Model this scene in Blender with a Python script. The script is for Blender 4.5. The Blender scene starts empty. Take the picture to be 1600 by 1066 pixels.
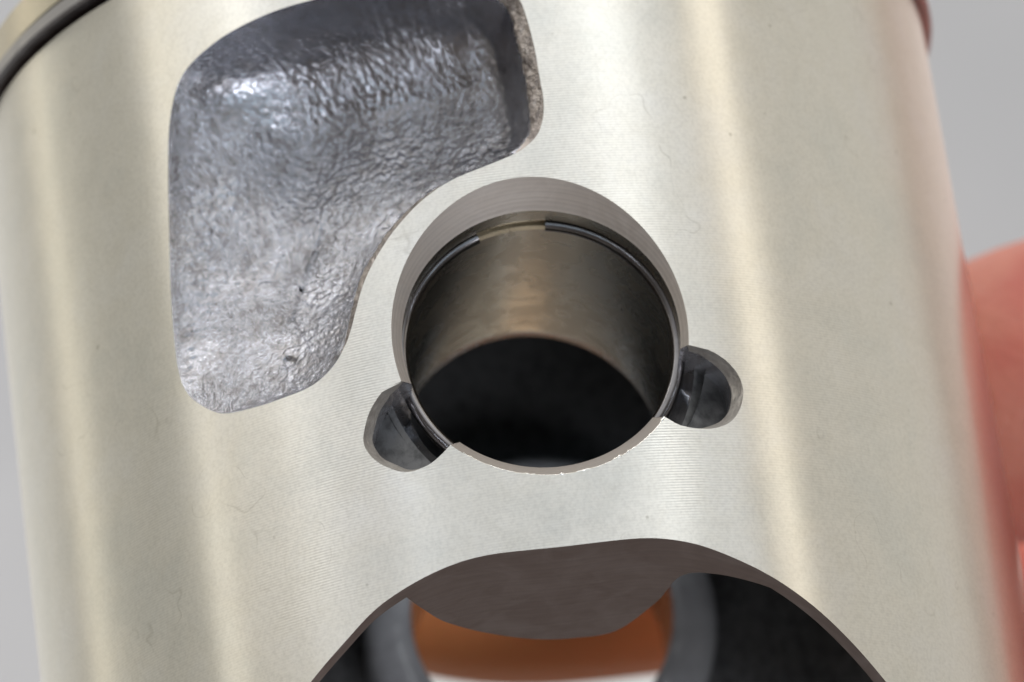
import bpy, math, random
import numpy as np
from mathutils import Matrix, Vector, geometry, noise
random.seed(4)
PI = math.pi
S = bpy.context.scene
COL = S.collection

# ------------------------------------------------------------------ camera
# 1 unit = 1 cm; the piston axis is +Z, the pin bore axis is Y, the camera stands on the -Y side below it
CAM_POS = Vector((-3.04903, -36.91533, -13.75922))
AX = Vector((0.99043093, -0.03097250, -0.13448895))
AY = Vector((0.11216367, -0.38713569, 0.91517499))
AZ = Vector((-0.08041073, -0.92150239, -0.37995718))
cd = bpy.data.cameras.new('camera'); cam = bpy.data.objects.new('camera', cd); COL.objects.link(cam)
m = Matrix.Identity(4)
for i in range(3):
    m[i][0] = AX[i]; m[i][1] = AY[i]; m[i][2] = AZ[i]; m[i][3] = CAM_POS[i]
cam.matrix_world = m
cd.sensor_width = 36; cd.lens = 177.85; cd.clip_start = 0.5; cd.clip_end = 500
cd.dof.use_dof = True; cd.dof.focus_distance = 35.7; cd.dof.aperture_fstop = 0.38
S.camera = cam

# ------------------------------------------------------------------ world
w = bpy.data.worlds.new("World"); S.world = w; w.use_nodes = True
bg = w.node_tree.nodes['Background']
bg.inputs[0].default_value = (1.0, 0.88, 0.78, 1); bg.inputs[1].default_value = 0.17
S.view_settings.view_transform = 'Standard'; S.view_settings.look = 'None'
S.view_settings.exposure = 0.0; S.view_settings.gamma = 1.0

# ------------------------------------------------------------------ lamps of the room and added lights
def lamp(name, az, el, dist, wd, ht, rad, colr, target=(0, 0, 0)):
    l = bpy.data.lights.new(name, 'AREA'); l.shape = 'RECTANGLE'; l.size = wd; l.size_y = ht
    l.energy = rad * PI * wd * ht; l.color = colr
    o = bpy.data.objects.new(name, l); COL.objects.link(o)
    a, e = math.radians(az), math.radians(el)
    d = Vector((math.sin(a) * math.cos(e), -math.cos(a) * math.cos(e), math.sin(e)))
    p = Vector(target) + d * dist
    o.location = p
    o.rotation_euler = (p - Vector(target)).to_track_quat('Z', 'Y').to_euler()
    return o
# azimuth: 0 = behind the camera, + = to the right
LAMPS = [
    ('broad_light', -8, 36, 60, 100, 36, 1.18, (0.97, 0.99, 1.0)),
    ('area_light', 38, 34, 60, 22, 36, 0.90, (0.98, 0.98, 0.95)),  # added fill between the main light and the right strip
    ('area_light', -60, 34, 60, 18, 36, 1.2, (1.0, 0.98, 0.92)),  # added fill to the left of the main light
    ('area_light', 57, 30, 60, 6, 50, 2.3, (1.0, 0.91, 0.76)),
    ('area_light', -74, 30, 60, 5, 50, 1.7, (1.0, 0.93, 0.80)),
    ('area_light', -118, 25, 60, 8, 50, 1.2, (1.0, 0.93, 0.76)),
    ('area_light', 88, 25, 60, 54, 50, 0.56, (0.99, 0.96, 0.87)),  # added soft side fill for the skirt, like the next two
    ('area_light', -92, 25, 60, 46, 50, 0.33, (0.98, 0.98, 0.88)),
    ('area_light', -150, 25, 60, 50, 50, 0.38, (1.0, 0.95, 0.80)),
    ('area_light', 137, 12, 60, 46, 50, 0.46, (1.0, 0.76, 0.63)),  # added pink light standing in for the hand's reflection on the skirt
    ('broad_light', 175, 25, 55, 26, 16, 2.6, (1.0, .70, .45)),  # added warm light from behind to brighten the fingertip
    ('area_light', -10, 70, 60, 60, 34, 1.6, (1.0, .98, .95)),  # added overhead light that brightens the lower fillet of the recess
    ('boss_fill', 22, -43, 45, 18, 10, 13.0, (0.88, 0.92, 1.0)),  # added light from below that brightens the far boss
    ('sparkle_light', -34, 62, 60, 4, 4, 26.0, (0.95, 0.97, 1.0)), ('sparkle_light', 6, 58, 60, 4, 4, 26.0, (1.0, 0.97, 0.92)),  # small lights added for sparkle in the recess, through the next rows
    ('sparkle_light', 34, 66, 60, 4, 4, 22.0, (0.95, 0.97, 1.0)), ('sparkle_light', -62, 48, 60, 4, 4, 20.0, (1.0, 0.97, 0.92)),
    ('sparkle_light', -24, -4, 60, 4, 4, 22.0, (0.80, 0.88, 1.0)), ('sparkle_light', 44, 2, 60, 3, 3, 22.0, (0.80, 0.88, 1.0)),
    ('doorway_light', 12, -12, 60, 70, 9, 2.6, (0.66, 0.84, 1.0)),
]
for L in LAMPS: lamp(*L)

# ------------------------------------------------------------------ node helpers
def new_mat(name):
    mt = bpy.data.materials.new(name); mt.use_nodes = True
    nt = mt.node_tree; b = nt.nodes['Principled BSDF']
    return mt, nt, b
def N(nt, t, **kw):
    n = nt.nodes.new(t)
    for k, v in kw.items():
        if k.startswith('i_'):
            key = k[2:]
            n.inputs[int(key) if key.isdigit() else key.replace('_', ' ')].default_value = v
        else: setattr(n, k, v)
    return n
def ramp(nt, src, stops):
    r = nt.nodes.new('ShaderNodeValToRGB'); e = r.color_ramp.elements
    while len(e) < len(stops): e.new(0.5)
    for i, (p, c) in enumerate(stops):
        e[i].position = p; e[i].color = c if len(c) == 4 else (*c, 1)
    nt.links.new(src, r.inputs[0]); return r
def mathn(nt, op, a, b=None, clamp=False):
    n = nt.nodes.new('ShaderNodeMath'); n.operation = op; n.use_clamp = clamp
    for i, v in enumerate((a, b)):
        if v is None: continue
        if isinstance(v, (int, float)): n.inputs[i].default_value = v
        else: nt.links.new(v, n.inputs[i])
    return n.outputs[0]
def mixc(nt, fac, a, b, mode='MIX'):
    n = nt.nodes.new('ShaderNodeMix'); n.data_type = 'RGBA'; n.blend_type = mode
    for sock, v in ((n.inputs[0], fac), (n.inputs[6], a), (n.inputs[7], b)):
        if isinstance(v, (int, float)): sock.default_value = v
        elif isinstance(v, tuple): sock.default_value = (*v, 1) if len(v) == 3 else v
        else: nt.links.new(v, sock)
    return n.outputs[2]

# turned skirt metal
def mat_turned(name, col, pitch=0.0205, rough=0.30, aniso=0.75, bump=1.0, marks=True):
    mt, nt, b = new_mat(name); L = nt.links
    tc = N(nt, 'ShaderNodeTexCoord'); obj = tc.outputs['Object']
    sep = N(nt, 'ShaderNodeSeparateXYZ'); L.new(obj, sep.inputs[0])
    b.inputs['Metallic'].default_value = 1
    # groove wave along the axis
    wob = N(nt, 'ShaderNodeTexNoise', i_Scale=2.0, i_Detail=3.0); L.new(obj, wob.inputs['Vector'])
    ph = mathn(nt, 'MULTIPLY', sep.outputs[2], 2 * PI / pitch)
    ph = mathn(nt, 'ADD', ph, mathn(nt, 'MULTIPLY', wob.outputs[0], 3.0))
    wv = mathn(nt, 'SINE', ph)
    amp = N(nt, 'ShaderNodeTexNoise', i_Scale=0.9, i_Detail=3.0); L.new(obj, amp.inputs['Vector'])
    ampr = ramp(nt, amp.outputs[0], [(0.38, (0.15,) * 3), (0.66, (1.4,) * 3)])
    wz = N(nt, 'ShaderNodeMapRange'); wz.inputs[1].default_value = -2.0; wz.inputs[2].default_value = -0.4
    wz.inputs[3].default_value = 0.45; wz.inputs[4].default_value = 1.0; L.new(sep.outputs[2], wz.inputs[0])
    wv = mathn(nt, 'MULTIPLY', mathn(nt, 'MULTIPLY', wv, ampr.outputs[0]), wz.outputs[0])
    bn = N(nt, 'ShaderNodeBump'); bn.inputs['Strength'].default_value = 1.0; bn.inputs['Distance'].default_value = 0.00042 * bump
    L.new(wv, bn.inputs['Height'])
    # slight waviness, breaks up the reflections
    wn = N(nt, 'ShaderNodeTexNoise', i_Scale=0.9, i_Detail=2.0)
    mp = N(nt, 'ShaderNodeMapping'); mp.inputs['Scale'].default_value = (1.5, 1.5, 0.35); L.new(obj, mp.inputs[0]); L.new(mp.outputs[0], wn.inputs['Vector'])
    b2 = N(nt, 'ShaderNodeBump'); b2.inputs['Strength'].default_value = 1.0; b2.inputs['Distance'].default_value = 0.005
    L.new(wn.outputs[0], b2.inputs['Height']); L.new(bn.outputs[0], b2.inputs['Normal'])
    L.new(b2.outputs[0], b.inputs['Normal'])
    # colour: smears, specks, dried water marks
    bl = N(nt, 'ShaderNodeTexNoise', i_Scale=1.1, i_Detail=6.0, i_Roughness=0.62); L.new(obj, bl.inputs['Vector'])
    blr = ramp(nt, bl.outputs[0], [(0.32, (0.90, 0.905, 0.89)), (0.5, (0.98, 0.97, 0.94)), (0.7, (1, 1, 1))])
    c = mixc(nt, 1.0, tuple(col), blr.outputs[0], 'MULTIPLY')
    fine = N(nt, 'ShaderNodeTexNoise', i_Scale=38.0, i_Detail=3.0); L.new(obj, fine.inputs['Vector'])
    fr = ramp(nt, fine.outputs[0], [(0.3, (0.90,) * 3), (0.6, (1,) * 3)])
    c = mixc(nt, 1.0, c, fr.outputs[0], 'MULTIPLY')
    if marks:
        vo = N(nt, 'ShaderNodeTexVoronoi', i_Scale=6.5); L.new(obj, vo.inputs['Vector'])
        vs = N(nt, 'ShaderNodeSeparateXYZ'); L.new(vo.outputs['Color'], vs.inputs[0])
        rr = mathn(nt, 'MULTIPLY', mathn(nt, 'POWER', vs.outputs[0], 8.0), 0.17)
        d = mathn(nt, 'SUBTRACT', rr, vo.outputs['Distance'])
        dot = mathn(nt, 'MULTIPLY', d, 18.0, True)
        c = mixc(nt, mathn(nt, 'MULTIPLY', dot, 0.4), c, (0.28, 0.27, 0.22))
        # thin closed contour lines of dried drops
        cn = N(nt, 'ShaderNodeTexNoise', i_Scale=0.9, i_Detail=3.0, i_Roughness=0.55)
        m3 = N(nt, 'ShaderNodeMapping'); m3.inputs['Location'].default_value = (3.1, 0.4, 1.7); L.new(obj, m3.inputs[0]); L.new(m3.outputs[0], cn.inputs['Vector'])
        iso = mathn(nt, 'ABSOLUTE', mathn(nt, 'SUBTRACT', cn.outputs[0], 0.615))
        ln = mathn(nt, 'SUBTRACT', 1.0, mathn(nt, 'MULTIPLY', iso, 190.0), True)
        mk = N(nt, 'ShaderNodeTexNoise', i_Scale=5.0, i_Detail=3.0); L.new(obj, mk.inputs['Vector'])
        mr = ramp(nt, mk.outputs[0], [(0.42, (0, 0, 0)), (0.6, (1, 1, 1))])
        ln = mathn(nt, 'MULTIPLY', ln, mr.outputs[0])
        c = mixc(nt, mathn(nt, 'MULTIPLY', ln, 0.22), c, (0.22, 0.20, 0.15))
    # faint handling smears
    sm_ = N(nt, 'ShaderNodeTexNoise', i_Scale=4.5, i_Detail=7.0, i_Roughness=0.7, i_Distortion=0.8); L.new(obj, sm_.inputs['Vector'])
    sr_ = ramp(nt, sm_.outputs[0], [(0.40, (0.975, 0.972, 0.965)), (0.56, (1, 1, 1))])
    c = mixc(nt, 1.0, c, sr_.outputs[0], 'MULTIPLY')
    # groove tone
    gt = mathn(nt, 'ADD', 0.955, mathn(nt, 'MULTIPLY', wv, 0.045))
    gc = N(nt, 'ShaderNodeCombineXYZ'); [L.new(gt, gc.inputs[i]) for i in range(3)]
    c = mixc(nt, 1.0, c, gc.outputs[0], 'MULTIPLY')
    L.new(c, b.inputs['Base Color'])
    rr2 = N(nt, 'ShaderNodeMapRange'); rr2.inputs[3].default_value = rough - 0.05; rr2.inputs[4].default_value = rough + 0.07
    L.new(bl.outputs[0], rr2.inputs[0]); L.new(rr2.outputs[0], b.inputs['Roughness'])
    b.inputs['Anisotropic'].default_value = aniso
    tg = N(nt, 'ShaderNodeTangent', direction_type='RADIAL', axis='Z'); L.new(tg.outputs[0], b.inputs['Tangent'])
    b.inputs['Anisotropic Rotation'].default_value = ANROT
    return mt
ANROT = 0.25

def mat_cast(name, col, rough=0.3, bump=0.02, scale=22.0, dark=(0.30, 0.27, 0.25), smooth_top=False, pit=True, cs=9.0, rv=.18):
    mt, nt, b = new_mat(name); L = nt.links
    tc = N(nt, 'ShaderNodeTexCoord'); obj = tc.outputs['Object']
    b.inputs['Metallic'].default_value = 1
    n1 = N(nt, 'ShaderNodeTexNoise', i_Scale=scale, i_Detail=4.0, i_Roughness=0.55, i_Distortion=0.6); L.new(obj, n1.inputs['Vector'])
    vo = N(nt, 'ShaderNodeTexVoronoi', i_Scale=scale * 0.8); vo.feature = 'SMOOTH_F1'
    wq = N(nt, 'ShaderNodeTexNoise', i_Scale=scale * 0.5, i_Detail=2.0); L.new(obj, wq.inputs['Vector'])
    mv = N(nt, 'ShaderNodeMix', data_type='VECTOR'); mv.inputs[0].default_value = 0.06
    L.new(obj, mv.inputs[4]); L.new(wq.outputs['Color'], mv.inputs[5]); L.new(mv.outputs[1], vo.inputs['Vector'])
    h = mathn(nt, 'ADD', n1.outputs[0], mathn(nt, 'MULTIPLY', vo.outputs['Distance'], -0.55))
    var = N(nt, 'ShaderNodeTexNoise', i_Scale=2.2, i_Detail=2.0); L.new(obj, var.inputs['Vector'])
    vr = ramp(nt, var.outputs[0], [(0.35, (0.45,) * 3), (0.6, (1,) * 3)])
    h = mathn(nt, 'MULTIPLY', h, vr.outputs[0])
    if smooth_top:   # the upper wall of the recess is smoother
        sp = N(nt, 'ShaderNodeSeparateXYZ'); L.new(obj, sp.inputs[0])
        mr = N(nt, 'ShaderNodeMapRange'); mr.inputs[1].default_value = 2.35; mr.inputs[2].default_value = 2.0
        mr.inputs[3].default_value = 0.6; mr.inputs[4].default_value = 1.0; mr.interpolation_type = 'SMOOTHSTEP'
        L.new(sp.outputs[2], mr.inputs[0]); h = mathn(nt, 'MULTIPLY', h, mr.outputs[0])
    bn = N(nt, 'ShaderNodeBump'); bn.inputs['Strength'].default_value = 1.0; bn.inputs['Distance'].default_value = bump
    L.new(h, bn.inputs['Height']); L.new(bn.outputs[0], b.inputs['Normal'])
    cn = N(nt, 'ShaderNodeTexNoise', i_Scale=cs, i_Detail=5.0, i_Roughness=0.65); L.new(obj, cn.inputs['Vector'])
    cr = ramp(nt, cn.outputs[0], [(0.34, dark), (0.56, col)])
    L.new(cr.outputs[0], b.inputs['Base Color'])
    rn = ramp(nt, cn.outputs[0], [(0.3, (rough + rv,) * 3), (0.65, (rough,) * 3)])
    L.new(rn.outputs[0], b.inputs['Roughness'])
    return mt

def mat_machined(name, col, rough, lines=60.0, axis=1, lb=0.0004, stain=0.0, c2=(0.3, 0.22, 0.15)):
    mt, nt, b = new_mat(name); L = nt.links
    tc = N(nt, 'ShaderNodeTexCoord'); obj = tc.outputs['Object']
    b.inputs['Metallic'].default_value = 1
    sp = N(nt, 'ShaderNodeSeparateXYZ'); L.new(obj, sp.inputs[0])
    n1 = N(nt, 'ShaderNodeTexNoise', noise_dimensions='1D', i_Scale=lines, i_Detail=4.0, i_Roughness=0.7)
    L.new(sp.outputs[axis], n1.inputs['W'])
    bn = N(nt, 'ShaderNodeBump'); bn.inputs['Distance'].default_value = lb; L.new(n1.outputs[0], bn.inputs['Height'])
    L.new(bn.outputs[0], b.inputs['Normal'])
    cn = N(nt, 'ShaderNodeTexNoise', i_Scale=3.0, i_Detail=6.0, i_Roughness=0.6, i_Distortion=1.2); L.new(obj, cn.inputs['Vector'])
    cr = ramp(nt, cn.outputs[0], [(0.40, tuple(x * (1 - stain) + y * stain for x, y in zip(col, c2))), (0.62, col)])
    lr = ramp(nt, n1.outputs[0], [(0.35, (0.88,) * 3), (0.6, (1,) * 3)])
    L.new(mixc(nt, 1.0, cr.outputs[0], lr.outputs[0], 'MULTIPLY'), b.inputs['Base Color'])
    rn = ramp(nt, cn.outputs[0], [(0.3, (rough + 0.12,) * 3), (0.65, (rough,) * 3)])
    L.new(rn.outputs[0], b.inputs['Roughness'])
    return mt

M = {}
def metal(mt, v):
    mt.node_tree.nodes['Principled BSDF'].inputs['Metallic'].default_value = v
    return mt
M['skirt'] = mat_turned('turned_aluminium', (0.82, 0.82, 0.795), bump=0.6)
M['land'] = mat_turned('turned_land', (0.72, 0.68, 0.58), pitch=0.03, marks=False)
M['cast'] = mat_cast('cast_aluminium', (0.47, 0.475, 0.51), rough=0.12, bump=0.013, scale=60.0, dark=(0.35, 0.34, 0.35), smooth_top=True, cs=7.0, rv=.06)
M['cast_rim'] = mat_cast('broken_cast_rim', (0.40, 0.36, 0.33), rough=0.42, bump=0.03, scale=30.0, dark=(0.16, 0.14, 0.13))
M['notch'] = mat_cast('cast_notch', (0.42, 0.41, 0.425), rough=0.24, bump=0.006, scale=16.0, dark=(0.30, 0.29, 0.30), cs=7.0, rv=.05)
M['chamfer'] = mat_machined('machined_chamfer', (0.80, 0.74, 0.69), 0.42, lines=34.0, lb=0.0012, stain=0.2)
M['bore'] = mat_machined('honed_bore', (0.58, 0.53, 0.43), 0.22, lines=50.0, lb=0.0003, stain=0.35, c2=(0.40, 0.33, 0.23))
M['groove'] = mat_machined('ring_groove', (0.26, 0.14, 0.09), 0.4, lines=10, axis=2)
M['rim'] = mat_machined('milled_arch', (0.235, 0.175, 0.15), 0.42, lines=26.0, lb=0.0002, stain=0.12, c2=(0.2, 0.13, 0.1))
M['inner'] = mat_cast('inner_casting_shaded', (0.20, 0.20, 0.20), rough=0.38, bump=0.006, scale=8.0, dark=(0.10, 0.10, 0.10), pit=False)  # shade of the cavity painted in as darker metal
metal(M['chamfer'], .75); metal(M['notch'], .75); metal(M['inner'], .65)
M['crown_shade'] = mat_cast('shadowed_crown_casting', (0.04, 0.04, 0.035), rough=0.5, bump=0.03, scale=8.0, dark=(0.02, 0.02, 0.018))  # darkness under the crown is painted into this colour
M['boss'] = metal(mat_cast('boss_casting_lit', (0.82, 0.83, 0.86), rough=0.18, bump=0.006, scale=9.0, dark=(0.62, 0.62, 0.65), cs=3.0, rv=.05), .45)  # light on the far boss painted in as a brighter colour
M['steel'] = mat_machined('spring_steel', (0.22, 0.215, 0.22), 0.16, lines=14.0, lb=0.001, stain=0.4, c2=(0.1, 0.09, 0.09))
M['ringmetal'] = mat_machined('ring_steel', (0.42, 0.42, 0.44), 0.35, axis=2)

# ------------------------------------------------------------------ mesh helpers
def link(name, verts, faces, mat, parent=None, sharp=None, normals=None, smooth=True):
    me = bpy.data.meshes.new(name); me.from_pydata([tuple(v) for v in verts], [], faces); me.validate()
    if smooth: me.polygons.foreach_set('use_smooth', [True] * len(me.polygons))
    if sharp is not None: me.set_sharp_from_angle(angle=math.radians(sharp))
    if normals is not None: me.normals_split_custom_set_from_vertices([tuple(n) for n in normals])
    me.materials.append(mat)
    o = bpy.data.objects.new(name, me); COL.objects.link(o)
    if parent is not None: o.parent = parent
    return o
def catmull(P, n=6, closed=True):
    P = [np.array(p, float) for p in P]; out = []; k = len(P)
    rng = range(k) if closed else range(k - 1)
    for i in rng:
        g = (lambda j: P[j % k]) if closed else (lambda j: P[min(max(j, 0), k - 1)])
        a, b, c, d = g(i - 1), g(i), g(i + 1), g(i + 2)
        for t in np.arange(n) / n:
            out.append(0.5 * ((2 * b) + (-a + c) * t + (2 * a - 5 * b + 4 * c - d) * t * t + (-a + 3 * b - 3 * c + d) * t ** 3))
    if not closed: out.append(P[-1])
    return np.array(out)
def inside(poly, pts):
    x, y = pts[:, 0], pts[:, 1]; r = np.zeros(len(pts), bool); n = len(poly)
    for i in range(n):
        a, b = poly[i], poly[(i + 1) % n]
        if a[1] == b[1]: continue
        cnd = ((a[1] > y) != (b[1] > y)) & (x < (b[0] - a[0]) * (y - a[1]) / (b[1] - a[1]) + a[0])
        r ^= cnd
    return r
def nearest(poly, pts):
    """distance to a closed polyline and the outward normal at the nearest segment"""
    A = poly; B = np.roll(poly, -1, 0); best = np.full(len(pts), 1e9); nor = np.zeros((len(pts), 2))
    area = 0.5 * np.sum(A[:, 0] * B[:, 1] - B[:, 0] * A[:, 1]); sg = 1 if area > 0 else -1
    for a, b in zip(A, B):
        ab = b - a; L2 = ab @ ab
        if L2 < 1e-12: continue
        t = np.clip(((pts - a) @ ab) / L2, 0, 1); q = a + t[:, None] * ab
        d = np.hypot(*(pts - q).T); k = d < best
        best[k] = d[k]; nn = np.array([ab[1], -ab[0]]) / math.sqrt(L2) * sg; nor[k] = nn
    return best, nor
def cdt(outer, holes, step, margin):
    """triangulated region: outer polygon minus holes, with an inner grid"""
    V = [Vector(p) for p in outer]; F = [list(range(len(outer)))]; E = []
    k = len(outer); E += [(i, (i + 1) % k) for i in range(k)]
    for h in holes:
        b = len(V); V += [Vector(p) for p in h]; E += [(b + i, b + (i + 1) % len(h)) for i in range(len(h))]
    mn = np.min(outer, 0); mx = np.max(outer, 0)
    gx, gy = np.meshgrid(np.arange(mn[0] + step / 2, mx[0], step), np.arange(mn[1] + step / 2, mx[1], step))
    gx = gx + (np.arange(gx.shape[0]) % 2)[:, None] * step * 0.5
    G = np.c_[gx.ravel(), gy.ravel()]
    keep = inside(np.array(outer), G)
    keep &= nearest(np.array(outer), G)[0] > margin
    for h in holes:
        keep &= ~inside(np.array(h), G); keep &= nearest(np.array(h), G)[0] > margin
    V += [Vector(p) for p in G[keep]]
    vo, eo, fo, _, _, _ = geometry.delaunay_2d_cdt(V, E, [], 0, 1e-6)
    vo = np.array([tuple(v) for v in vo]); fo = np.array([list(f) for f in fo])
    ce = vo[fo].mean(1); k = inside(np.array(outer), ce)
    for h in holes: k &= ~inside(np.array(h), ce)
    return vo, fo[k]

R = 3.8
BX, BR, BC, BK = 0.07416, 0.99793, 0.25527, 0.61892      # pin bore: x, radius, chamfer depth and slope
Z_TOP = 3.49; Z_BOT = -4.9

pocket = [(-0.6308, -0.1119), (-0.6825, 0.0299), (-0.7131, 0.1841), (-0.7247, 0.3779), (-0.7251, 0.6385), (-0.7187, 1.0217), (-0.7057, 1.4643), (-0.692, 1.8762), (-0.6767, 2.2219), (-0.6553, 2.4594), (-0.6319, 2.5938), (-0.6041, 2.6718), (-0.5677, 2.732), (-0.5184, 2.7899), (-0.4533, 2.831), (-0.3911, 2.8512), (-0.3314, 2.8527), (-0.273, 2.8546), (-0.2081, 2.8432), (-0.1283, 2.8254), (-0.0498, 2.7931), (0.0046, 2.7592), (0.0422, 2.7), (0.0631, 2.6153), (0.0721, 2.5318), (0.0777, 2.4027), (0.0835, 2.1673), (0.0846, 1.9344), (0.0852, 1.7357), (0.0761, 1.5738), (0.0566, 1.4491), (0.0177, 1.3497), (-0.0396, 1.2792), (-0.1046, 1.2097), (-0.1547, 1.1235), (-0.1981, 1.0103), (-0.2432, 0.8533), (-0.2814, 0.6773), (-0.3069, 0.5239), (-0.3267, 0.3504), (-0.3423, 0.2057), (-0.3585, 0.0941), (-0.3879, -0.0352), (-0.4334, -0.1301), (-0.4951, -0.1565), (-0.5583, -0.1549)]
arch = [(-0.93, -5.6), (-0.9, -4.6), (-0.8, -3.4), (-0.6092, -2.5932), (-0.5495, -2.4117), (-0.506, -2.2773), (-0.467, -2.1653), (-0.4266, -2.0675), (-0.3818, -1.9294), (-0.3478, -1.8653), (-0.3147, -1.8136), (-0.2823, -1.7696), (-0.2504, -1.7336), (-0.2165, -1.7026), (-0.1807, -1.6811), (-0.1396, -1.6711), (-0.0982, -1.6783), (-0.0451, -1.6895), (0.0046, -1.6951), (0.0561, -1.6883), (0.103, -1.6857), (0.1555, -1.6764), (0.2009, -1.7053), (0.237, -1.7347), (0.2682, -1.7716), (0.3207, -1.8606), (0.3817, -1.9691), (0.4301, -2.0937), (0.4733, -2.2115), (0.5161, -2.3607), (0.5585, -2.5174), (0.6048, -2.7137), (0.6615, -2.9657), (0.713, -3.2404), (0.7829999999999999, -3.35), (0.8, -4.2), (0.86, -5.0), (0.87, -5.6)]
notch_a = [(-0.9483, -0.2653), (-1.0134, -0.2749), (-1.0993, -0.3036), (-1.1721, -0.3743), (-1.2339, -0.4669), (-1.2826, -0.6017), (-1.2871, -0.6743), (-1.2677, -0.7383), (-1.2301, -0.8021), (-1.1699, -0.8664), (-1.0652, -0.9359), (-0.9903, -0.9534), (-0.9306, -0.9474), (-0.8508, -0.9258), (-0.7622, -0.8712), (-0.655, -0.78)]
notch_b = [(0.8219, -0.7571), (0.8723, -0.7931), (0.9446, -0.8392), (1.0482, -0.8652), (1.1648, -0.8702), (1.2529, -0.8494), (1.3304, -0.8081), (1.4003, -0.7265), (1.4465, -0.6154), (1.4552, -0.5303), (1.4358, -0.4415), (1.398, -0.3783), (1.3451, -0.3204), (1.2676, -0.2678), (1.1913, -0.2395), (1.0855, -0.2206)]
PK = catmull([(t * R, z) for t, z in pocket], 6)
AR = catmull([(t * R, z) for t, z in arch], 8, closed=False)

sel_ = AR.copy()
for _ in range(60):
    AR[1:-1] = AR[1:-1] * .5 + (AR[:-2] + AR[2:]) * .25
def onR(s, z, r=R):
    t = s / R
    return (r * math.sin(t), -r * math.cos(t), z)

# ------------------------------------------------------------------ pin bore outline, polar about the bore axis
def polar(Pts):
    C = catmull(Pts, 8, closed=False); a = np.unwrap(np.arctan2(C[:, 1], C[:, 0] - BX)); r = np.hypot(C[:, 0] - BX, C[:, 1])
    if a[0] > a[-1]: a = a[::-1]; r = r[::-1]
    a = a % (2 * PI)
    o = np.argsort(a); return a[o], r[o]
NA = polar(notch_a); NB = polar(notch_b)
def rho_chamfer(a, r0=BR, c=BC, k=BK):
    rho = r0 + 0.05
    for _ in range(40):
        y = math.sqrt(R * R - (BX + rho * math.cos(a)) ** 2); rho = .5 * rho + .5 * max(r0 + 0.004, r0 + k * (y - (R - c)))
    return rho
angs = []
for lo, hi, n in ((0, NA[0][0] - .03, 200), (NA[0][0] - .03, NA[0][-1] + .03, 260), (NA[0][-1] + .03, NB[0][0] - .03, 160), (NB[0][0] - .03, NB[0][-1] + .03, 260), (NB[0][-1] + .03, 2 * PI, 30)):
    angs += list(np.linspace(lo, hi, n, endpoint=False))
angs = np.array(angs); NCOL = len(angs)
kind = []; rho_o = []
for a in angs:
    rc = rho_chamfer(a); k = 0; r = rc
    for q, (pa, pr) in ((1, NA), (2, NB)):
        if pa[0] <= a <= pa[-1]:
            rn = float(np.interp(a, pa, pr))
            if rn > rc + 0.002: k = q; r = rn
    kind.append(k); rho_o.append(r)
def ysurf(x, r=R): return -math.sqrt(r * r - x * x)

bore_outline = np.array([(R * math.asin((BX + r * math.cos(a)) / R), r * math.sin(a)) for a, r in zip(angs, rho_o)])

# ------------------------------------------------------------------ the piston
piston = bpy.data.objects.new('piston', None); COL.objects.link(piston)
piston['label'] = 'bare aluminium engine piston with a round pin bore and a rough cast recess'
piston['category'] = 'piston'

def skirt_mesh(front=True):
    W = PI * R / 2
    st = 0.11
    left = [(-W, z) for z in np.arange(Z_TOP, Z_BOT, -st)] + [(-W, Z_BOT)]
    bot = [(s, Z_BOT) for s in np.linspace(-W, W, 90)[1:]]
    right = [(W, z) for z in list(np.arange(Z_TOP, Z_BOT, -st))[::-1]]
    top = [(s, Z_TOP) for s in np.linspace(W, -W, 110)[1:-1]]
    holes = [[tuple(p) for p in AR if p[1] > Z_BOT - 0.6]]
    if front:
        holes += [[tuple(p) for p in PK], [tuple(p) for p in bore_outline]]
    else:
        holes += [[(R * math.asin((-FX + 1.08 * math.cos(a)) / R), 1.08 * math.sin(a)) for a in np.linspace(0, 2 * PI, 120, endpoint=False)]]
    # cut the arch where it leaves the bottom edge
    vo, fo = cdt(left + bot + right + top, holes, st, 0.035)
    return vo, fo
FX = 0.30      # far boss centre in x
vo, fo = skirt_mesh(True)
V = [onR(s, z) for s, z in vo]; NRM = [(v[0] / R, v[1] / R, 0) for v in V]
nv = len(V); F = [tuple(int(i) for i in f) for f in fo]
vb, fb = skirt_mesh(False)
V2 = [onR(s, z) for s, z in vb]; V2 = [(-x, -y, z) for x, y, z in V2]
V += V2; NRM += [(v[0] / R, v[1] / R, 0) for v in V2]; F += [tuple(int(i) + nv for i in f) for f in fb]
def fix_out(V, F, sign=1):
    out = []
    for f in F:
        a, b, c = (Vector(V[i]) for i in f[:3]); n = (b - a).cross(c - a); ce = (a + b + c) / 3
        out.append(f if n.dot(Vector((ce.x, ce.y, 0))) * sign > 0 else tuple(reversed(f)))
    return out
skirt = link('skirt', V, fix_out(V, F), M['skirt'], piston, normals=NRM)

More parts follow.
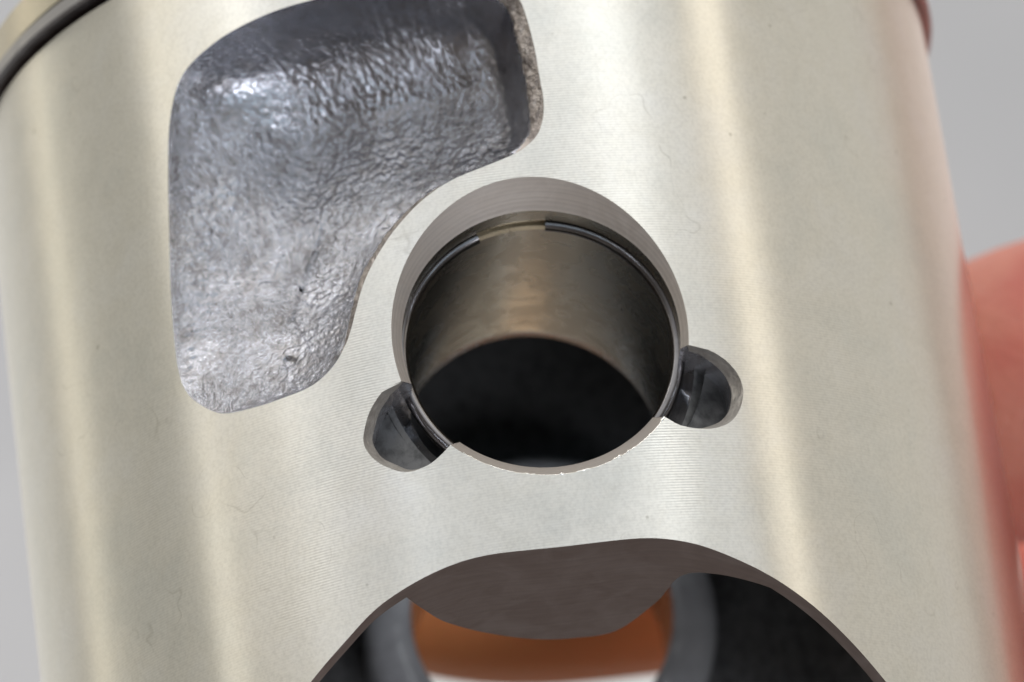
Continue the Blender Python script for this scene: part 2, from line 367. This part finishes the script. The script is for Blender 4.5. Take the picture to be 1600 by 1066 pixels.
# inner casting wall of the skirt
RI = 3.42
ai = [tuple(p) for p in AR if p[1] > Z_BOT - 0.6]
def inner_mesh(bx, pk=False):
    W = PI * R / 2; st = 0.22
    out = [(-W, z) for z in np.arange(Z_TOP, Z_BOT, -st)] + [(s, Z_BOT) for s in np.linspace(-W, W, 50)] + [(W, z) for z in list(np.arange(Z_TOP, Z_BOT, -st))[::-1]] + [(s, Z_TOP) for s in np.linspace(W, -W, 50)[1:-1]]
    circ = [(R * math.asin((bx + 1.25 * math.cos(a)) / R), 1.25 * math.sin(a)) for a in np.linspace(0, 2 * PI, 80, endpoint=False)]
    return cdt(out, [[(s * 1.10, z + .28) for s, z in ai], circ] + ([[tuple(p) for p in PK[::3]]] if pk else []), st, 0.06)
V = []; F = []
for sg, bx in ((1, BX), (-1, -FX)):
    vo, fo = inner_mesh(bx, sg > 0); b = len(V)
    for s, z in vo:
        # a shallow casting relief, so the wall is not a perfect tube
        r = RI + 0.05 * noise.noise(Vector((s * .8, z * .8, sg)))
        x, y, zz = onR(s, z, r); V.append((x * sg, y * sg, zz))
    F += [tuple(int(i) + b for i in f) for f in fo]
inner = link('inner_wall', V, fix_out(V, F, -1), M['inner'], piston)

# lathe helper
def lathe(name, prof, mat, parent, seg=220, sharp=30):
    V = []; F = []
    for i in range(seg):
        a = 2 * PI * i / seg
        for r, z in prof: V.append((r * math.sin(a), -r * math.cos(a), z))
    n = len(prof)
    for i in range(seg):
        j = (i + 1) % seg
        for k in range(n - 1):
            F.append((i * n + k, j * n + k, j * n + k + 1, i * n + k + 1))
    return link(name, V, F, mat, parent, sharp=sharp)
# skirt top lip, groove, lands
lathe('ring_groove', [(R, Z_TOP), (R - .012, Z_TOP + .006), (3.40, Z_TOP + .01), (3.40, Z_TOP + .24), (R - .02, Z_TOP + .245)], M['groove'], piston)
lathe('ring_land', [(R - .02, Z_TOP + .245), (R + .015, Z_TOP + .26), (R + .015, Z_TOP + .52), (R - .01, Z_TOP + .54)], M['land'], piston)
rg = lathe('piston_ring', [(3.5, Z_TOP + .065), (R + .06, Z_TOP + .065), (R + .085, Z_TOP + .08), (R + .085, Z_TOP + .175), (R + .06, Z_TOP + .19), (3.5, Z_TOP + .19)], M['ringmetal'], piston)
crown = lathe('crown', [(R - .01, Z_TOP + .54), (R - .06, Z_TOP + .58), (3.2, Z_TOP + .62), (1.6, Z_TOP + .66), (0.001, Z_TOP + .67)], M['land'], piston)
lathe('crown_underside', [(3.5, 3.0), (3.2, 3.25), (2.4, 3.4), (0.001, 3.45)], M['crown_shade'], piston)
# skirt bottom edge
V = []; F = []
skv = [(s, 0) for s in np.linspace(-PI * R / 2, PI * R / 2, 121)]
for sg in (1, -1):
    for lo, hi in ((-PI * R / 2, AR[0][0]), (AR[-1][0], PI * R / 2)):
        V = []; F = []
        for i, s in enumerate(np.linspace(lo, hi, 30)):
            x, y, z = onR(s, Z_BOT); V.append((x * sg, y * sg, z)); x, y, z = onR(s, Z_BOT, RI); V.append((x * sg, y * sg, z))
            if i: F.append((2 * i - 2, 2 * i - 1, 2 * i + 1, 2 * i))
        link('skirt_edge', V, F, M['rim'], piston)

# ---- pin bore walls: columns of a profile round the bore axis
Y_CLIP = -3.30; Y_IN = -1.20; Y_FLOOR = -2.78
GR = 0.055
def column(a, r, k):
    """(rho, y) list from the surface inwards down to Y_FLOOR"""
    if k == 0:
        ys = ysurf(BX + r * math.cos(a)); y0 = -(R - BC)
        P = []
        for t in np.linspace(0, 1, 7):
            yy = ys + (max(y0, ys + .01) - ys) * t; P.append((BR + (r - BR) * (1 - t), yy))
        P += [(BR, -3.50), (BR, -3.42), (BR, Y_CLIP - .075), (BR + GR, Y_CLIP - .07), (BR + GR, Y_CLIP), (BR + GR, Y_CLIP + .060), (BR + .02, Y_CLIP + .064), (BR, Y_CLIP + .09), (BR, Y_FLOOR)]
        return P
    ys = ysurf(BX + r * math.cos(a)); dr = r - BR
    P = []
    fl = Y_FLOOR - .02
    # rim bevel, wall, fillet and floor
    w1 = min(.08, dr * .3); w2 = min(.16, dr * .5)
    P += [(r, ys), (r - w1, ys + .10), (r - w1 * 1.1, ys + .16)]
    h = fl - (ys + .16)
    for t in (.25, .5): P.append((r - w1 - w2 * .25 * t, ys + .16 + h * t))
    rr = r - w1 - w2 * .15
    for q in range(1, 6):
        u = q / 6 * PI / 2
        P.append((rr - (rr - BR) * .86 * (1 - math.cos(u)), ys + .16 + h * (.5 + .5 * math.sin(u))))
    e = P[-1]
    n = 16 - len(P)
    for q in range(1, n):
        t = q / (n - 1); P.append((e[0] + (BR + .01 - e[0]) * t, e[1] - .10 * t * t))
    P.append((BR, Y_FLOOR))
    return P
cols = [column(a, r, k) for a, r, k in zip(angs, rho_o, kind)]
def pt(a, rho, y): return (BX + rho * math.cos(a), y, rho * math.sin(a))
def strip(name, want, mat, parent, rows, sharp=28, noise_amp=0.0):
    V = []; F = []; idx = {}
    def vid(i, j):
        i %= NCOL
        if (i, j) not in idx:
            rho, y = cols[i][j]
            if noise_amp and 0 < j < 15:
                nz = noise.noise(Vector((rho * math.cos(angs[i]) * 7, y * 7, rho * math.sin(angs[i]) * 7)))
                rho = max(BR, rho + noise_amp * nz); y += noise_amp * nz
            idx[(i, j)] = len(V); V.append(pt(angs[i], rho, y))
        return idx[(i, j)]
    for i in range(NCOL):
        i2 = (i + 1) % NCOL
        kk = kind[i] if kind[i] else kind[i2]
        if kk != want: continue
        for j in rows: F.append((vid(i, j), vid(i2, j), vid(i2, j + 1), vid(i, j + 1)))
    return link(name, V, F, mat, parent, sharp=sharp)
chamfer = strip('bore_chamfer', 0, M['chamfer'], piston, range(0, 6))
bore_front = strip('bore_lip', 0, M['bore'], piston, range(6, 15))
M['notch_rim'] = metal(mat_cast('notch_rim', (.60, .57, .53), rough=.42, bump=.012, scale=22, dark=(.40, .37, .34), cs=8), .8)
for q_ in (1, 2):
    cn_ = strip('clip_notch', q_, M['notch'], piston, range(1, 15), 89, 0.006)
    strip('notch_rim', q_, M['notch_rim'], cn_, range(0, 1), 50, 0.006)
# deep part of the bore
V = []; F = []; nb = 240
ys = list(np.linspace(Y_FLOOR, Y_IN, 14)) + [Y_IN + .02]
for i in range(nb):
    a = 2 * PI * i / nb
    for j, y in enumerate(ys): V.append(pt(a, BR + (0.02 if j == len(ys) - 1 else 0), y))
n = len(ys)
for i in range(nb):
    for j in range(n - 1): F.append((i * n + j, ((i + 1) % nb) * n + j, ((i + 1) % nb) * n + j + 1, i * n + j + 1))
link('pin_bore', V, F, M['bore'], piston)
# boss body round the near bore, open to the inside
def boss(name, cx, r0, r1, ya, yb, sgn, mat, zcut=None):
    """annular end at ya, outer wall back to yb"""
    V = []; F = []; seg = 120
    q = (r1 - r0) * .55; prof = [(r0, ya + .02 * sgn), (r0 + .03, ya)]
    prof += [(r1 - q * (1 - math.sin(u)), ya + q * 1.1 * (1 - math.cos(u)) * sgn) for u in np.linspace(0, PI / 2, 9)]
    prof += [(r1 + .01, (ya + yb) / 2), (r1 + .03, yb)]
    for i in range(seg):
        a = 2 * PI * i / seg
        for r, y in prof:
            z = r * math.sin(a)
            if zcut is not None: z = max(z, zcut)
            V.append((cx + r * math.cos(a), y, z))
    n = len(prof)
    for i in range(seg):
        for j in range(n - 1): F.append((i * n + j, ((i + 1) % seg) * n + j, ((i + 1) % seg) * n + j + 1, i * n + j + 1))
    return link(name, V, F, mat, piston, sharp=60)
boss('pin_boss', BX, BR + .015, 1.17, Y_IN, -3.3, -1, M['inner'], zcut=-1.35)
far_boss = boss('pin_boss', FX, 1.08, 1.46, 2.40, 3.62, 1, M['boss'])
V = []; F = []
fy = [2.40, 2.43] + list(np.linspace(2.5, 3.5, 8)) + [None]
for i in range(nb):
    a = 2 * PI * i / nb
    for j, y in enumerate(fy):
        x = FX + 1.08 * math.cos(a)
        if y is None: y = math.sqrt(R * R - x * x)
        V.append((x, y, 1.08 * math.sin(a)))
n = len(fy)
for i in range(nb):
    for j in range(n - 1): F.append((i * n + j, ((i + 1) % nb) * n + j, ((i + 1) % nb) * n + j + 1, i * n + j + 1))
link('pin_bore', V, F, M['bore'], piston)

# ---- milled underside and rim of the arch
back = [(-1.12, -3.40), (-1.0, -3.02), (-.82, -2.55), (-.55, -2.16), (-.2, -1.92), (.15, -1.82), (.47, -1.86), (.72, -2.42), (.86, -3.00), (1.1, -3.20), (1.45, -3.30)]
bcs = catmull(back, 10, closed=False); bxs = list(bcs[:, 0]); bys = list(bcs[:, 1])
AR2 = catmull([tuple(p) for p in AR], 2, closed=False)
def arch_part(sgn):
    V = []; F = []; NK = 12
    pts = [p for p in AR2 if p[1] > Z_BOT - .01]
    for s, z in pts:
        x, y, _ = onR(s, z)
        yi = -math.sqrt(max(3.60 ** 2 - x * x, .1)) if abs(x) < 3.4 else y + .3
        L = yi - y
        if bxs[0] < x < bxs[-1]: L = max(L, float(np.interp(x, bxs, bys)) - y)
        for q in range(NK):
            t = q / (NK - 1); V.append((x * sgn, (y + L * t) * sgn, z + .0 * t))
    for i in range(len(pts) - 1):
        for q in range(NK - 1): F.append((i * NK + q, (i + 1) * NK + q, (i + 1) * NK + q + 1, i * NK + q + 1))
    return link('arch_rim', V, F, M['rim'], piston, sharp=40)
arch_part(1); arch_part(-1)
# boss end face dropping to the milled underside
V = []; F = []
bc = catmull(back[1:-2], 8, closed=False)
for x, y in bc:
    V.append((x, y, -1.672)); V.append((x, y + .05, -1.60)); V.append((x * .9, min(y + .5, Y_IN), -1.2))
for i in range(len(bc) - 1):
    for q in range(2): F.append((i * 3 + q, i * 3 + 3 + q, i * 3 + 4 + q, i * 3 + q + 1))
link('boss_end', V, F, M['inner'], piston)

# ---- cast recess
HG = .02
gx0, gz0 = PK.min(0) - .1; nx, nz_ = (np.ceil((PK.max(0) + .1 - (gx0, gz0)) / HG)).astype(int)
GX, GZ = np.meshgrid(gx0 + np.arange(nx) * HG, gz0 + np.arange(nz_) * HG, indexing='ij')
gp = np.c_[GX.ravel(), GZ.ravel()]
ins = inside(PK, gp).reshape(GX.shape)
U = np.zeros(GX.shape)          # membrane over the outline: smooth depth without creases
for _ in range(4000):
    U[1:-1, 1:-1] = np.where(ins[1:-1, 1:-1], (U[2:, 1:-1] + U[:-2, 1:-1] + U[1:-1, 2:] + U[1:-1, :-2] + HG * HG) / 4, 0)
def sst(x, a, b):
    x = np.clip((x - a) / (b - a), 0, 1); return x * x * (3 - 2 * x)
tp = catmull([(t_ * R, z) for t_, z in pocket[9:23]], 3, closed=False)
def sample(A, P):
    fx = np.clip((P[:, 0] - gx0) / HG, 0, nx - 2); fz = np.clip((P[:, 1] - gz0) / HG, 0, nz_ - 2)
    i = fx.astype(int); j = fz.astype(int); a = fx - i; b = fz - j
    return A[i, j] * (1 - a) * (1 - b) + A[i + 1, j] * a * (1 - b) + A[i, j + 1] * (1 - a) * b + A[i + 1, j + 1] * a * b
vo, fo = cdt([tuple(p) for p in PK], [], 0.0112, 0.007)
d, nor_ = nearest(PK, vo)
s_, z_ = vo[:, 0], vo[:, 1]
dt = np.concatenate([np.min(np.hypot(vo[a:a + 5000, None, 0] - tp[None, :, 0], vo[a:a + 5000, None, 1] - tp[None, :, 1]), 1) for a in range(0, len(vo), 5000)])
u = sample(U, vo); u = np.where(d < .02, np.minimum(u, d * .5), u); u = np.where(d < 1e-4, 0, u)
kk = .085 + .05 * sst(z_, .9, .1)
tt = np.clip(dt / 1.05, 0, 1); ptop = (1 - (1 - tt) ** 2.3) ** (1 / 2.0)
Dm = (.36 + .70 * np.clip((z_ + .1) / 2.4, 0, 1) ** 1.2) * (.50 + .50 * sst(s_, -2.8, -1.75))
D0 = Dm * (1 - np.exp(-u / (kk * (1 - .55 * sst(z_, 2.0, 2.7) * sst(dt, .5, .1))))) * (.25 + .75 * ptop)
rightw = np.clip(nor_[:, 0], 0, 1)
wr = .095 * sst(s_, -.15, .12) * sst(z_, 1.3, 1.7) + .042 * sst(rightw, .35, .7) * (1 - sst(z_, 1.2, 1.6)) * sst(z_, .0, .3)
D = np.where(wr > .004, np.minimum(d, wr) * .75 + D0 * sst(d, wr * .85, wr + .10), D0)
D = D + .05 * np.exp(-((s_ - (-1.9479)) ** 2 / .0030 + (z_ - (0.2351)) ** 2 / .0016))
o5 = Vector((5, 5, 5))
base = np.array([onR(a, b, R - c) for a, b, c in zip(s_, z_, D)])
fn = np.cross(base[fo[:, 1]] - base[fo[:, 0]], base[fo[:, 2]] - base[fo[:, 0]])
vn = np.zeros_like(base)
for k in range(3):
    for ax in range(3): vn[:, ax] += np.bincount(fo[:, k], weights=fn[:, ax], minlength=len(base))
vn /= np.maximum(np.linalg.norm(vn, axis=1), 1e-9)[:, None]
if (vn * base).sum(1)[d > .3].mean() < 0: vn = -vn
V = []
for i in range(len(base)):
    q = Vector(base[i]); edge = min(1, d[i] / .08)
    k = .60 + .40 * min(1, max(0, (dt[i] - .28) / .3)) if z_[i] > 1.4 else 1.0
    g = noise.noise(q * 14) * .0055 + noise.noise(q * 25 + o5) * .0125 + noise.noise(q * 40 - o5) * .0055
    V.append(base[i] + vn[i] * ((g * k + noise.noise(q * 2.3) * .03) * edge))
cr = fix_out(V, [tuple(int(i) for i in f) for f in fo])
cen = fo; dm_ = d[fo].mean(1); wm_ = wr[fo].mean(1); isr = (dm_ < wm_)
link('cast_recess', V, [f for f, r_ in zip(cr, isr) if not r_], M['cast'], piston)
rf = [f for f, r_ in zip(cr, isr) if r_]; used_ = sorted({i for f in rf for i in f}); mp_ = {v: i for i, v in enumerate(used_)}
link('recess_rim', [V[i] for i in used_], [tuple(mp_[i] for i in f) for f in rf], M['cast_rim'], piston)

# ---- circlip
def tube(name, path, rad, mat, parent, seg=12, cap=True):
    V = []; F = []; n = len(path)
    for i, p in enumerate(path):
        p = Vector(p); tdir = (Vector(path[min(i + 1, n - 1)]) - Vector(path[max(i - 1, 0)])).normalized()
        a = Vector((0, 1, 0)); b = tdir.cross(a).normalized()
        for k in range(seg):
            u = 2 * PI * k / seg; V.append(tuple(p + (a * math.cos(u) + b * math.sin(u)) * rad))
    for i in range(n - 1):
        for k in range(seg): F.append((i * seg + k, i * seg + (k + 1) % seg, (i + 1) * seg + (k + 1) % seg, (i + 1) * seg + k))
    F.append(tuple(range(seg))); F.append(tuple((n - 1) * seg + k for k in reversed(range(seg))))
    return link(name, V, F, mat, parent, sharp=45)
a0, a1 = math.radians(109.5), math.radians(80 + 360)
clip = tube('circlip', [pt(a, 1.0 + .002 * math.sin(a * 3), Y_CLIP) for a in np.linspace(a0, a1, 200)], .050, M['steel'], piston)

# burr left on the lower edge of the bore
bp_ = []
for a, r, k in zip(angs, rho_o, kind):
    if k == 0 and math.radians(232) < a < math.radians(322):
        g = noise.noise(Vector((a * 9, 2, 0))) * .5 + noise.noise(Vector((a * 31, 7, 0))) * .5
        bp_.append((a, r, g))
V = []; F = []
for a, r, g in bp_:
    ys = ysurf(BX + r * math.cos(a)); h = .004 + .026 * max(0, g - .02)
    for k in range(8):
        u = 2 * PI * k / 8; V.append(pt(a, r - h * .5 + h * math.cos(u), ys + h * .6 * math.sin(u) + .004))
for i in range(len(bp_) - 1):
    for k in range(8): F.append((i * 8 + k, i * 8 + (k + 1) % 8, i * 8 + 8 + (k + 1) % 8, i * 8 + 8 + k))
M['burr'] = mat_cast('burr', (.86, .85, .80), rough=.22, bump=.01, scale=30, dark=(.6, .58, .5))
link('edge_burr', V, F, M['burr'], piston)

# ------------------------------------------------------------------ hand behind the piston
mt, nt, b = new_mat('skin'); L = nt.links
tc = N(nt, 'ShaderNodeTexCoord')
n1 = N(nt, 'ShaderNodeTexNoise', i_Scale=.8, i_Detail=3.0); L.new(tc.outputs['Object'], n1.inputs['Vector'])
cr_ = ramp(nt, n1.outputs[0], [(.35, (.56, .13, .10)), (.6, (.68, .25, .18))])
sx_ = N(nt, 'ShaderNodeSeparateXYZ'); L.new(tc.outputs['Object'], sx_.inputs[0])
fl_ = N(nt, 'ShaderNodeMapRange'); fl_.inputs[1].default_value = 3.2; fl_.inputs[2].default_value = 2.0; L.new(sx_.outputs[0], fl_.inputs[0])  # orange glow of the lit fingertip, painted into the skin colour
L.new(mixc(nt, fl_.outputs[0], cr_.outputs[0], (.76, .28, .10)), b.inputs['Base Color']); b.inputs['Roughness'].default_value = .5
b.inputs['Subsurface Weight'].default_value = .25; b.inputs['Subsurface Radius'].default_value = (1, .3, .15); b.inputs['Subsurface Scale'].default_value = .4
n2 = N(nt, 'ShaderNodeTexNoise', i_Scale=14.0, i_Detail=4.0); L.new(tc.outputs['Object'], n2.inputs['Vector'])
bn = N(nt, 'ShaderNodeBump'); bn.inputs['Distance'].default_value = .02; L.new(n2.outputs[0], bn.inputs['Height']); L.new(bn.outputs[0], b.inputs['Normal'])
M['skin'] = mt
HV = []; HE = []; HR = []
def chain(pts, start=None):
    prev = start
    for p, r in pts:
        HV.append(p); HR.append(r); i = len(HV) - 1
        if prev is not None: HE.append((prev, i))
        prev = i
    return prev
chain([((9.6, 5.6, -1.6), 2.0)])                                        # palm
k1 = chain([((8.6, 6.9, .4), 1.35)], 0)                                  # index knuckle
chain([((6.6, 8.0, 1.0), .95), ((4.2, 7.2, 1.3), .90), ((2.7, 5.9, 1.35), .88), ((1.5, 5.05, 1.15), .94), ((.5, 4.85, 1.18), 1.06), ((-.4, 4.85, 1.28), .96), ((-1.1, 4.85, 1.4), .7)], k1)
k2 = chain([((8.7, 7.3, -1.5), 1.3)], 0)
chain([((6.6, 8.3, -2.3), .95), ((4.6, 6.9, -2.5), .9), ((3.4, 5.4, -2.5), .84), ((2.6, 4.2, -2.5), .6)], k2)
k3 = chain([((8.9, 7.0, -3.4), 1.2)], 0)
chain([((6.8, 8.0, -4.2), .92), ((4.8, 6.4, -4.3), .86), ((3.8, 5.0, -4.3), .78), ((3.1, 3.9, -4.3), .55)], k3)
k4 = chain([((9.2, 6.2, -4.9), 1.1)], 0)
chain([((7.4, 6.8, -6.0), .8), ((5.6, 6.0, -6.1), .74), ((4.2, 4.8, -6.0), .68), ((3.4, 4.0, -6.0), .5)], k4)
k5 = chain([((8.6, 4.2, .6), 1.5)], 0)                                 # thumb
chain([((7.0, 3.1, 1.45), 1.42), ((5.6, 2.75, 1.72), 1.46), ((4.5, 3.3, 1.75), 1.35), ((3.7, 3.9, 1.75), 1.1)], k5)
chain([((12.5, 5.0, -3.6), 2.2), ((17, 4.2, -6.5), 2.4), ((24, 3, -11), 2.9)], 0)    # wrist and forearm
me = bpy.data.meshes.new('hand'); me.from_pydata(HV, HE, [])
hand = bpy.data.objects.new('hand', me); COL.objects.link(hand); me.materials.append(M['skin'])
sk = hand.modifiers.new('skin', 'SKIN'); sk.use_smooth_shade = True
sv = me.skin_vertices[0].data if me.skin_vertices else None
if sv is None:
    bpy.context.view_layer.objects.active = hand
    bpy.ops.object.mode_set(mode='EDIT'); bpy.ops.object.mode_set(mode='OBJECT')
    sv = me.skin_vertices[0].data
for i, r in enumerate(HR): sv[i].radius = (r, r)
sv[0].use_root = True
sb = hand.modifiers.new('sub', 'SUBSURF'); sb.levels = 2; sb.render_levels = 2
hand['label'] = 'bare hand holding the piston from behind, thumb on its right side'; hand['category'] = 'hand'

# ------------------------------------------------------------------ backdrop
def mat_plain(name, c1, c2, sc, rough):
    mt, nt, b = new_mat(name)
    tc = N(nt, 'ShaderNodeTexCoord'); n1 = N(nt, 'ShaderNodeTexNoise', i_Scale=sc, i_Detail=3.0)
    nt.links.new(tc.outputs['Object'], n1.inputs['Vector'])
    r = ramp(nt, n1.outputs[0], [(.35, c1), (.65, c2)]); nt.links.new(r.outputs[0], b.inputs['Base Color'])
    b.inputs['Roughness'].default_value = rough; return mt
M['wall'] = mat_plain('grey_wall', (.60, .61, .63), (.70, .71, .74), .06, .8)
M['paper'] = mat_plain('white_sheet', (.86, .86, .85), (.9, .9, .9), .2, .6)
WY = 60.0
V = [(-90, WY, -60), (90, WY, -60), (90, WY, 90), (-90, WY, 90)]
wall = link('wall', V, [(0, 1, 2, 3)], M['wall'], smooth=False); wall['kind'] = 'structure'
def at_wall(px, py, y):
    f = 7904.438; dr = AX * ((px - 800) / f) - AY * ((py - 533) / f) - AZ
    tt = (y - CAM_POS.y) / dr.y; return CAM_POS + dr * tt
c0, c1, c2, c3 = at_wall(560, 900, WY - .1), at_wall(1900, 780, WY - .1), at_wall(1980, 1500, WY - .1), at_wall(640, 1560, WY - .1)
V = [tuple(c) for c in (c3, c2, c1, c0)] + [(c.x, c.y - .12, c.z) for c in (c3, c2, c1, c0)]
pp = link('paper_sheet', V, [(3, 2, 1, 0), (4, 5, 6, 7), (0, 1, 5, 4), (1, 2, 6, 5), (2, 3, 7, 6), (3, 0, 4, 7)], M['paper'], smooth=False)
pp['label'] = 'white sheet pinned to the grey wall far behind the piston'; pp['category'] = 'sheet'
lamp('backdrop_fill', 0, 60, 45, 60, 10, 3.5, (.95, .97, 1.0), target=(0, 50, 15))  # added light that brightens the backdrop
